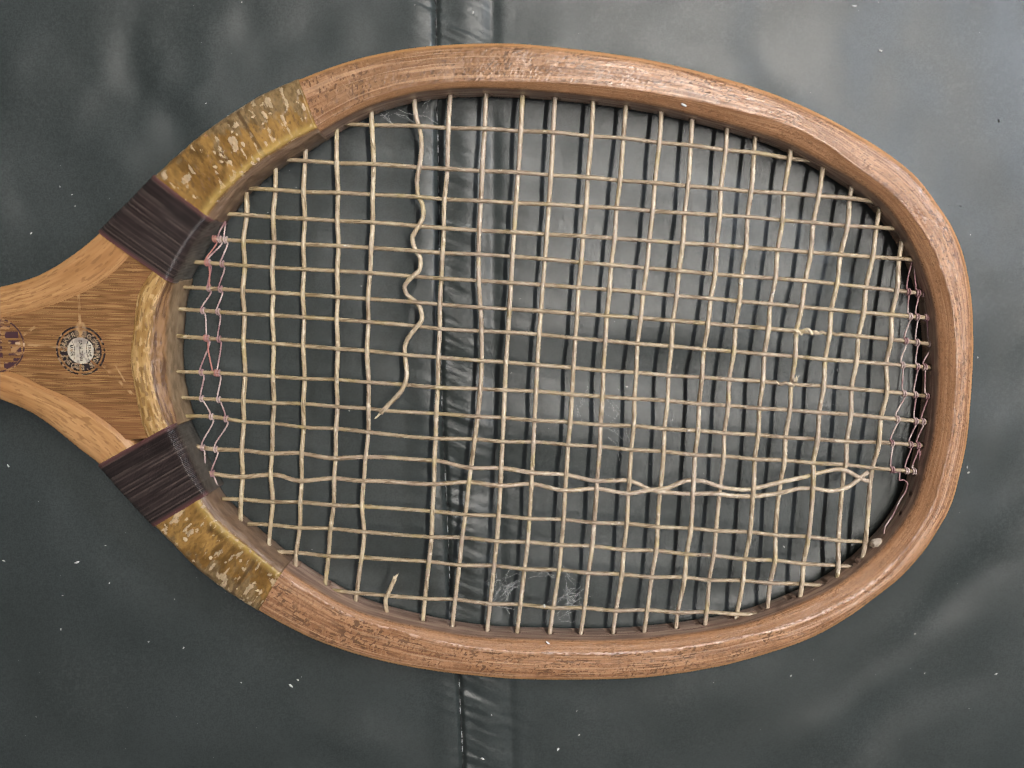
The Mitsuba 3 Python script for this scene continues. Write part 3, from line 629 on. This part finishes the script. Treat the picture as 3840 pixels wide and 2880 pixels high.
scene['m_flake'] = principled([.56, .43, .27], .6, .3)

# ---- thread whipping round both shoulders
def whipping(key, si0, si1, Rf, If, lab, flip=False):
    n = 460
    idx = np.linspace(si0, si1, n)
    O = np.stack([np.interp(idx, np.arange(NS), bowO[:, c]) for c in (0, 1)], 1)
    def curve(flat, z):
        P = pts(flat, z)[:, :2]; L = np.r_[0, np.cumsum(np.linalg.norm(np.diff(P, axis=0), axis=1))]; L /= L[-1]
        t = np.linspace(0, 1, n); return np.stack([PchipInterpolator(L, P[:, 0])(t), PchipInterpolator(L, P[:, 1])(t)], 1)
    Rc, Ic = curve(Rf, .0184), curve(If, .0150)
    s = np.r_[0, np.cumsum(np.linalg.norm(np.diff((O + Ic) / 2, axis=0), axis=1))]
    s = s / s[-1] * .0295
    g = np.random.default_rng(si0)
    NT = 46
    ph = np.linspace(0, NT, n); th = ph.astype(int)
    lift = .00024 * np.abs(np.sin(np.pi * ph)) ** .7 + .00004 * g.normal(0, 1, NT + 2)[th]
    rings, uv = [], []
    for i in range(n):
        e = Ic[i] - O[i]; w = np.linalg.norm(e); e /= w; r = (Rc[i] - O[i]) @ e
        pr = np.array(bow_profile(w, r, 0)); a, z, k = pr[:, 0], pr[:, 1], pr[:, 2]
        de, dz = np.gradient(np.r_[a[-1], a, a[0]])[1:-1], np.gradient(np.r_[z[-1], z, z[0]])[1:-1]
        q = np.hypot(de, dz) + 1e-9
        gr = .00055 + lift[i]
        a, z = a - gr * dz / q, z + gr * de / q
        rings.append(np.column_stack([O[i] + e * a[:, None], z])); uv.append(np.column_stack([np.full(len(k), s[i]), k]))
    rings = np.array(rings)
    rings = wobble(rings.reshape(-1, 3), .00012, 300, 5).reshape(rings.shape)
    m = loft(rings); uv = np.array(uv)
    put(key, m, 'm_whip', True, lab, uv=np.vstack([uv.reshape(-1, 2), uv[0].mean(0), uv[-1].mean(0)]))
whipping(f'{R}__whipping', station_of(369, 868), station_of(580, 653), [622,1040, 660,966, 712,880, 770,812], [648,1058, 698,970, 742,892, 803,824], 'dark brown thread whipping round the upper shoulder')
whipping(f'{R}__whipping_001', station_of(577, 1975), station_of(369, 1747), [756,1850, 706,1786, 662,1700, 620,1612], [788,1848, 738,1765, 696,1676, 654,1588], 'dark brown thread whipping round the lower shoulder')

# ---- throat: wedge, inner bar
top_b = pts(ARM_T, .0178)[:, :2]; bot_b = pts(ARM_B, .0178)[:, :2]
BAR_L = [585,985, 547,1044, 516,1100, 499,1208, 486,1317, 495,1425, 516,1534, 538,1616, 552,1645]
bl = pts(BAR_L, .0178)[:, :2]
a = resample(top_b[:9], 60)[0]; b = resample(bot_b[:9], 60)[0]; c = resample(bl, 60)[0]
poly = Polygon(np.vstack([a + [0, .0008], c + [.001, 0], (b - [0, .0008])[::-1]])).buffer(0)
poly = max(getattr(poly, 'geoms', [poly]), key=lambda g: g.area)
wd = trimesh.creation.extrude_polygon(poly, .0163, engine='earcut'); wd.apply_translation([0, 0, .0012])
put(f'{R}__throat_wedge', wd, 'm_wedge', False, 'darker streaky wood wedge in the throat between the two arms')
WZ = .0175
barR = resample(pts([630,1030, 618,1058, 599,1100, 571,1208, 561,1317, 569,1425, 599,1534, 620,1588, 626,1604], .0178)[:, :2], 160)[0]
barI = resample(pts([658,1040, 650,1062, 637,1110, 625,1200, 620,1320, 629,1447, 648,1530, 664,1582, 668,1594], .0150)[:, :2], 160)[0]
barL = resample(bl, 160)[0]
rg, uvs = [], []
sL = np.r_[0, np.cumsum(np.linalg.norm(np.diff(barR, axis=0), axis=1))]
for i in range(160):
    L0, R0, I0 = barL[i], barR[i], barI[i]
    e = (I0 - L0) / np.linalg.norm(I0 - L0)
    row = [(L0 + e * .002, .001, .5), (L0 - e * .0001, .004, .8), (L0 - e * .0001, .0168, 1.0), (L0 + e * .0004, .0177, 1.1)]
    for k in (.2, .4, .6, .8): row.append((L0 + (R0 - L0) * k, .0179 + .0004 * math.sin(math.pi * k), 1.1 + .8 * k))
    row += [(R0, .0178, 2.0), (R0 + (I0 - R0) * .3, .0171, 2.3), (R0 + (I0 - R0) * .7, .0158, 2.7), (I0, .0147, 3.0), (I0 + e * .0009, .0125, 3.2), (I0 + e * .0013, .009, 3.5), (I0 + e * .0013, .005, 3.75), (I0 + e * .0006, .002, 3.9), (I0 - e * .002, .0008, 4.0)]
    rg.append([[*q, z] for q, z, _ in row]); uvs.append([[sL[i], k] for *_, k in row])
rg, uvs = np.array(rg), np.array(uvs)
rg = wobble(rg.reshape(-1, 3), .00035, 260, 8).reshape(rg.shape)
put(f'{R}__throat_bar', loft(rg), 'm_bar', True, 'chipped yellow varnished bar closing the head at the throat', uv=np.vstack([uvs.reshape(-1, 2), uvs[0].mean(0), uvs[-1].mean(0)]))

# ---- the handle, running on out of the picture
h0, h1 = at(-235., 1138., .016), at(-235., 1437., .016)
hc, hw = (h0 + h1) / 2, abs(h0[1] - h1[1]) / 2
hr = []
for t in np.linspace(0, 1, 40):
    w_, th = hw * (1 - .04 * t) + .003 * smooth_(t), .0090 + .004 * smooth_(t)
    c_ = [hc[0] - .30 * t, hc[1] - .004 * t, max(.0091, th)]
    oc = [(-1, -.55), (-.6, -1), (.6, -1), (1, -.55), (1, .55), (.6, 1), (-.6, 1), (-1, .55)]
    hr.append([[c_[0], c_[1] + a_ * w_, c_[2] + b_ * th] for a_, b_ in oc])
put(f'{R}__handle', loft(np.array(hr)), 'm_wedge', 25)
# ---- printed emblem on the wedge: ring of lettering round a ball, worn
EC = at(303., 1315., WZ); ER = 90 * PX
def ring_mesh(r0, r1, z0, h, gaps=()):
    p = Point(0, 0).buffer(r1, 48).difference(Point(0, 0).buffer(r0, 48))
    for a0, a1 in gaps:
        t = np.radians(np.linspace(a0, a1, 6)); far = r1 * 1.5
        p = p.difference(Polygon([(0, 0)] + [(far * math.cos(q), far * math.sin(q)) for q in t]))
    ms = [trimesh.creation.extrude_polygon(g, h, engine='earcut') for g in getattr(p, 'geoms', [p])]
    m = joined(ms); m.apply_translation([EC[0], EC[1], z0]); return m
put(f'{R}__throat_wedge__emblem_ring', joined([ring_mesh(ER * .93, ER, WZ + .00002, .00006, [(82, 92), (-100, -92), (-48, -40), (5, 14), (-6, -2)]), ring_mesh(ER * .545, ER * .85, WZ + .00002, .00005, [(80, 94), (172, 181), (-50, -42), (-98, -90)])]), 'm_ink', False, 'worn black printed ring of the round emblem')
disc = trimesh.creation.cylinder(ER * .54, .00005, sections=48); disc.apply_translation([EC[0], EC[1], WZ + .00004])
put(f'{R}__throat_wedge__emblem_disc', disc, 'm_emblem_disc', False, 'cream ball shape in the middle of the round emblem')
def on_ring(text, a0, a1, r, h):
    out = []
    for c, q in zip(text, np.linspace(a0, a1, len(text))):
        if c == ' ': continue
        t = meshkit.text_mesh(c, h, .00005, True)
        t.apply_translation([-t.bounds[:, 0].mean(), 0, 0])
        t.apply_transform(trimesh.transformations.rotation_matrix(math.radians(q - 90), [0, 0, 1]))
        t.apply_translation([EC[0] + r * math.cos(math.radians(q)), EC[1] + r * math.sin(math.radians(q)), WZ + .00008])
        out.append(t)
    return joined(out)
put(f'{R}__throat_wedge__emblem_lettering', joined([on_ring('A.G.SPALDING', 76, -34, ER * .61, ER * .17), on_ring('& BROS. MAKERS', -56, -264, ER * .61, ER * .17)]), 'm_ink_letters', False, 'tan ring lettering of the round emblem')
def down(text, x, y, h):
    t = meshkit.text_mesh(text, h, .00005, True); t.apply_translation([-t.bounds[:, 0].mean(), 0, 0])
    t.apply_transform(trimesh.transformations.rotation_matrix(-math.pi / 2, [0, 0, 1])); t.apply_translation([EC[0] + x, EC[1] + y, WZ + .00008]); return t
arcs = []
for sx in (-1, 1):
    q = np.linspace(-.8, .8, 16)
    arcs.append(tube(np.column_stack([EC[0] + sx * ER * (.54 - .30 * np.cos(q * 1.1)), EC[1] + ER * .48 * np.sin(q * 1.35), np.full(16, WZ + .00007)]), .0001, 6)[0])
put(f'{R}__throat_wedge__emblem_ball_lettering', joined([down('MARK', -ER * .42, 0, ER * .12), down('TRADE', ER * .31, 0, ER * .11), down('SPALDING', -ER * .05, 0, ER * .12)] + arcs), 'm_ink', False, 'black lettering and seam lines on the ball of the emblem')
# dark oval stamp at the picture's left edge
SC = at(-12., 1293., WZ)
ov = [Point(0, 0).buffer(1, 40).difference(Point(0, 0).buffer(.95, 40))]
from shapely.geometry import box as sbox
from shapely import affinity
g = np.random.default_rng(5)
for r, (y0, x0, x1, hh) in enumerate([(.86, -.2, .34, .11), (.66, -.1, .52, .09), (.46, -.9, .18, .13), (.42, .32, .80, .17), (.16, -.9, .20, .11), (.12, .42, .84, .10), (-.10, -.9, .18, .13), (-.12, .50, .86, .17), (-.34, -.9, .18, .13), (-.32, .40, .88, .07), (-.52, .55, .80, .08), (-.70, .2, .70, .16), (-.86, .25, .50, .10), (-.72, -.9, .05, .05)]):
    ov.append(sbox(x0, y0 - hh, x1, y0 + hh * .4).intersection(Point(0, 0).buffer(.93, 40)))
ms = []
for p in ov:
    p = affinity.scale(p, 102 * PX, 100 * PX, origin=(0, 0))
    for gg in getattr(p, 'geoms', [p]):
        if gg.area > 1e-10: ms.append(trimesh.creation.extrude_polygon(gg, .00005, engine='earcut'))
stp = joined(ms); stp.apply_translation([SC[0], SC[1], WZ + .00002])
put(f'{R}__throat_wedge__stamp', stp, 'm_stamp', False, 'dark worn oval stamp cut by the left edge of the picture')

# ---- thin trebling threads bound across the main strings
def thread(key, seq, mat='m_thread', lab=None, seed=0):
    """seq: pixel points; (x, y, j) with j >= 0 is a turn round main string j, the thread leaving at (x2, y2) next."""
    g = np.random.default_rng(seed); out = []
    for q in seq:
        if len(q) == 2:
            out.append([*at(float(q[0]), float(q[1]), ZS + .0003)[:2], ZS + .0003])
        else:
            P = paths3['h', q[2]]; c = at(float(q[0]), float(q[1]), ZS)
            i = int(np.argmin(np.linalg.norm(P[:, :2] - c[:2], axis=1)))
            d = P[min(i + 3, len(P) - 1)] - P[max(i - 3, 0)]; d /= np.linalg.norm(d)
            up = np.array([0, 0, 1.0]); sd = np.cross(up, d)
            rr = RS + .00030
            for k in np.linspace(0, 1, 13):
                an = math.pi * .5 + 2.5 * math.pi * k * 1.2
                out.append(P[i] + d * .0013 * (k - .3) + rr * (math.sin(an) * up * -1 * -1 * math.cos(0) * math.cos(an - math.pi / 2) * 0 + sd * math.sin(an) + up * -math.cos(an)))
    out = np.array(out)
    L = np.r_[0, np.cumsum(np.linalg.norm(np.diff(out, axis=0), axis=1))]
    keep = np.r_[True, np.diff(L) > 1e-6]; out, L = out[keep], L[keep]
    s = np.linspace(0, L[-1], int(L[-1] / .00025))
    p = np.stack([PchipInterpolator(L, out[:, c])(s) for c in range(3)], 1)
    put(key, tube(p, .00028 * (1 + .12 * gaussian_filter1d(g.normal(0, 1, len(p)), 3)), 7, 1500, .08, 2)[0], mat, True, lab)
tk = lambda: f'{R}__{numbered("binding_thread")}'
thread(tk(), [(846,830), (824,897,4), (786,989,5), (783,1084,6), (761,1164,7), (774,1271,8), (756,1397,9), (756,1497,10), (794,1557,11), (760,1678,12), (768,1762)], 'm_thread', 'purple binding thread nearest the throat')
thread(tk(), [(803,893,4), (778,990,5), (784,1080)], 'm_thread_red')
thread(tk(), [(770,1272,8), (782,1320), (805,1408), (812,1400,9)], 'm_thread_red')
thread(tk(), [(846,838), (840,900,4), (838,990,5), (823,1086,6), (823,1168,7), (815,1273,8), (823,1397,9), (818,1498,10), (848,1566,11), (806,1687,12), (796,1776,13), (816,1822)], 'm_thread')
thread(tk(), [(3421,980), (3404,1095,4), (3402,1184,5), (3393,1280,6), (3375,1366,7), (3386,1477,8), (3356,1573,9), (3344,1663,10), (3342,1758,11), (3374,1768), (3372,1801), (3388,1800), (3403,1815), (3399,1834), (3374,1877), (3348,1931), (3316,1989), (3316,2013)], 'm_thread', 'pink binding thread with a curly loose end by the lower right rim')
thread(tk(), [(3428,978), (3440,1099,4), (3431,1188,5), (3438,1286,6), (3434,1374,7), (3432,1482,8), (3428,1580,9), (3416,1669,10), (3391,1762,11)], 'm_thread')
thread(tk(), [(3462,1102,4), (3478,1185), (3466,1193,5), (3484,1288,6), (3462,1376,7), (3472,1486,8), (3452,1581,9), (3442,1671,10), (3422,1764,11)], 'm_thread')
thread(tk(), [(3441,1671,10), (3450,1700), (3446,1764,11)], 'm_thread')

# ---- plugs and scraps in the rim
def lump(c, sx, sy, sz, seed, rot=0):
    m = trimesh.creation.icosphere(subdivisions=4, radius=1)
    v = m.vertices * (1 + .55 * (meshkit.fbm(m.vertices * 1.9 + seed, 4, seed) - .5))[:, None]
    v = v * [sx, sy, sz]; cr, sr = math.cos(rot), math.sin(rot)
    v[:, :2] = v[:, :2] @ np.array([[cr, sr], [-sr, cr]])
    m.vertices = v + np.asarray(c); return m
put(f'{R}__string_plug', lump(at(3288., 2036., .0100), .0030, .0017, .0016, 3, .25), 'm_plug', True, 'pale fibrous plug in the lower right rim where a main string enters')
put(f'{R}__string_plug_001', lump(at(3219., 2106., .0095), .0013, .0016, .0014, 5, .5), 'm_wallscrap', True, 'brown scrap in a string hole of the lower right rim')
put(f'{R}__string_plug_002', lump(at(1160., 540., .0088), .0013, .0009, .0009, 6, .6), 'm_plug', True, 'pale knot in a string hole of the upper left rim')
scene['m_wallscrap'] = principled([.11, .07, .05], .7, .3)

# ---------------------------------------------------------------- cobwebs caught in the strings
def cobweb(key, areas, n, lab, seed, r=.000032):
    g = np.random.default_rng(seed); out = []
    for cx, cy, sx, sy, ang, w in areas:
        for _ in range(int(n * w)):
            c = np.array([cx + g.normal(0, sx), cy + g.normal(0, sy)])
            a = math.radians(ang) + g.normal(0, .55); L = g.uniform(20, 95)
            t = np.linspace(-.5, .5, 14)
            px = c[0] + L * t * math.cos(a) + gaussian_filter1d(g.normal(0, 1, 14), 2) * 10
            py = c[1] - L * t * math.sin(a) + gaussian_filter1d(g.normal(0, 1, 14), 2) * 10
            p = np.array([at(float(x), float(y), .0075 + .001 * q) for x, y, q in zip(px, py, gaussian_filter1d(g.normal(0, 1, 14), 2))])
            out.append(tube(p, r * g.uniform(.5, 1.6), 4)[0])
    put(key, joined(out), 'm_web', True, lab, 'cobweb')
cobweb('cobweb', [(1900, 2180, 30, 22, 25, .5), (1885, 2225, 18, 22, 60, .4), (1905, 2275, 18, 10, -35, .16)], 34, 'wispy white cobweb between two cross strings near the lower rim, left of the other', 1)
cobweb('cobweb_001', [(2125, 2225, 12, 30, -65, .4), (2145, 2255, 20, 14, 20, .6), (2120, 2300, 20, 18, 40, .35), (2040, 2152, 30, 8, -10, .25)], 34, 'tangled white cobweb tuft on the lowest main string', 2)
cobweb('cobweb_002', [(2315, 1590, 14, 45, -60, .45), (2290, 1560, 14, 25, -60, .3), (2190, 1545, 10, 35, 80, .15)], 22, 'faint cobweb in the middle of the strings', 3, .00003)
cobweb('cobweb_003', [(1470, 435, 40, 10, -25, .5), (1600, 400, 15, 25, 80, .3)], 16, 'thin dusty cobweb under the upper rim above the wavy string', 4, .000035)

# ---------------------------------------------------------------- lint
def specks(spots, zfun, seed, lo=.00026, hi=.00055):
    g = np.random.default_rng(seed); out = []
    for px, py, k in spots:
        p = at(float(px), float(py), .0)
        z = zfun(px, py); p = at(float(px), float(py), z)
        m = trimesh.creation.icosphere(subdivisions=1, radius=1)
        s = g.uniform(lo, hi) * k
        v = m.vertices * [s * g.uniform(1, 1.7), s * .6, s * .45] * g.uniform(.8, 1.2, (len(m.vertices), 1))
        a = g.uniform(0, 6.3); v[:, :2] = v[:, :2] @ np.array([[math.cos(a), math.sin(a)], [-math.sin(a), math.cos(a)]])
        m.vertices = v + p; out.append(m)
    return joined(out)
def zc(px, py):
    p = at(float(px), float(py), 0.); return float(cloth_z(np.array([p[0]]), np.array([p[1]]))[0]) + .0002
big = [(395,2045,1), (289,2109,1.3), (14,2103,1), (410,2187,.8), (228,2360,1), (557,2407,1), (688,2429,.7), (235,2233,.6), (30,1746,.8), (270,730,.9), (225,700,.6), (282,772,.8), (117,874,.7), (3432,2377,1), (2966,2533,1.2), (3467,2525,.9), (3735,2527,1), (3627,1752,.7), (3632,1772,.9), (1090,2571,1.3), (1117,2550,.8), (905,2560,.8), (1810,2845,2), (2093,2810,1.3), (1843,2682,.8), (2163,2666,.8), (2172,2756,.8), (1774,47,.8), (3203,23,1.2), (3302,190,1.6), (3666,1340,.7), (3140,1388,1), (3124,1517,.6), (3080,2055,.6), (2940,2050,.7), (2000,1175,.6), (1950,1120,.5), (1355,1073,.9), (1310,1540,.6), (1170,2060,.5), (2437,1740,.6), (2520,1575,.6), (1985,1885,.5), (3640,880,.6)]
g = np.random.default_rng(12)
small = [(g.uniform(0, 3840), g.uniform(0, 2880), g.uniform(.2, .45)) for _ in range(60)]
put('lint', specks(big + small, zc, 3), 'm_lint', True, 'white lint and dust specks scattered on the dark cloth', 'lint', 'stuff')
put('crumb', specks([(3746,453,.9), (3602,773,.9), (3560,770,.4), (3540,730,.4), (3636,1112,.5)], zc, 5), 'm_dark_speck', True, 'tiny black crumbs on the cloth beside the right end of the racket', 'crumb', 'stuff')
on = [(2054,2410,1.1,.0162), (2565,394,1.2,.0165), (2042,2272,1.0,.0100), (2321,1961,.8,.0100), (2583,1614,.9,.0100), (2487,1664,.6,.0104), (2777,1064,.7,.0104), (2898,1102,.8,.0104), (1294,921,.7,.0100), (2350,1450,.6,.0100)]
zd = {(a, b): z for a, b, _, z in on}
put('speck', specks([(a, b, k) for a, b, k, _ in on], lambda a, b: zd[a, b], 8, .0005, .0007), 'm_lint', True, 'white grains stuck on the rim and the strings', 'speck', 'stuff')
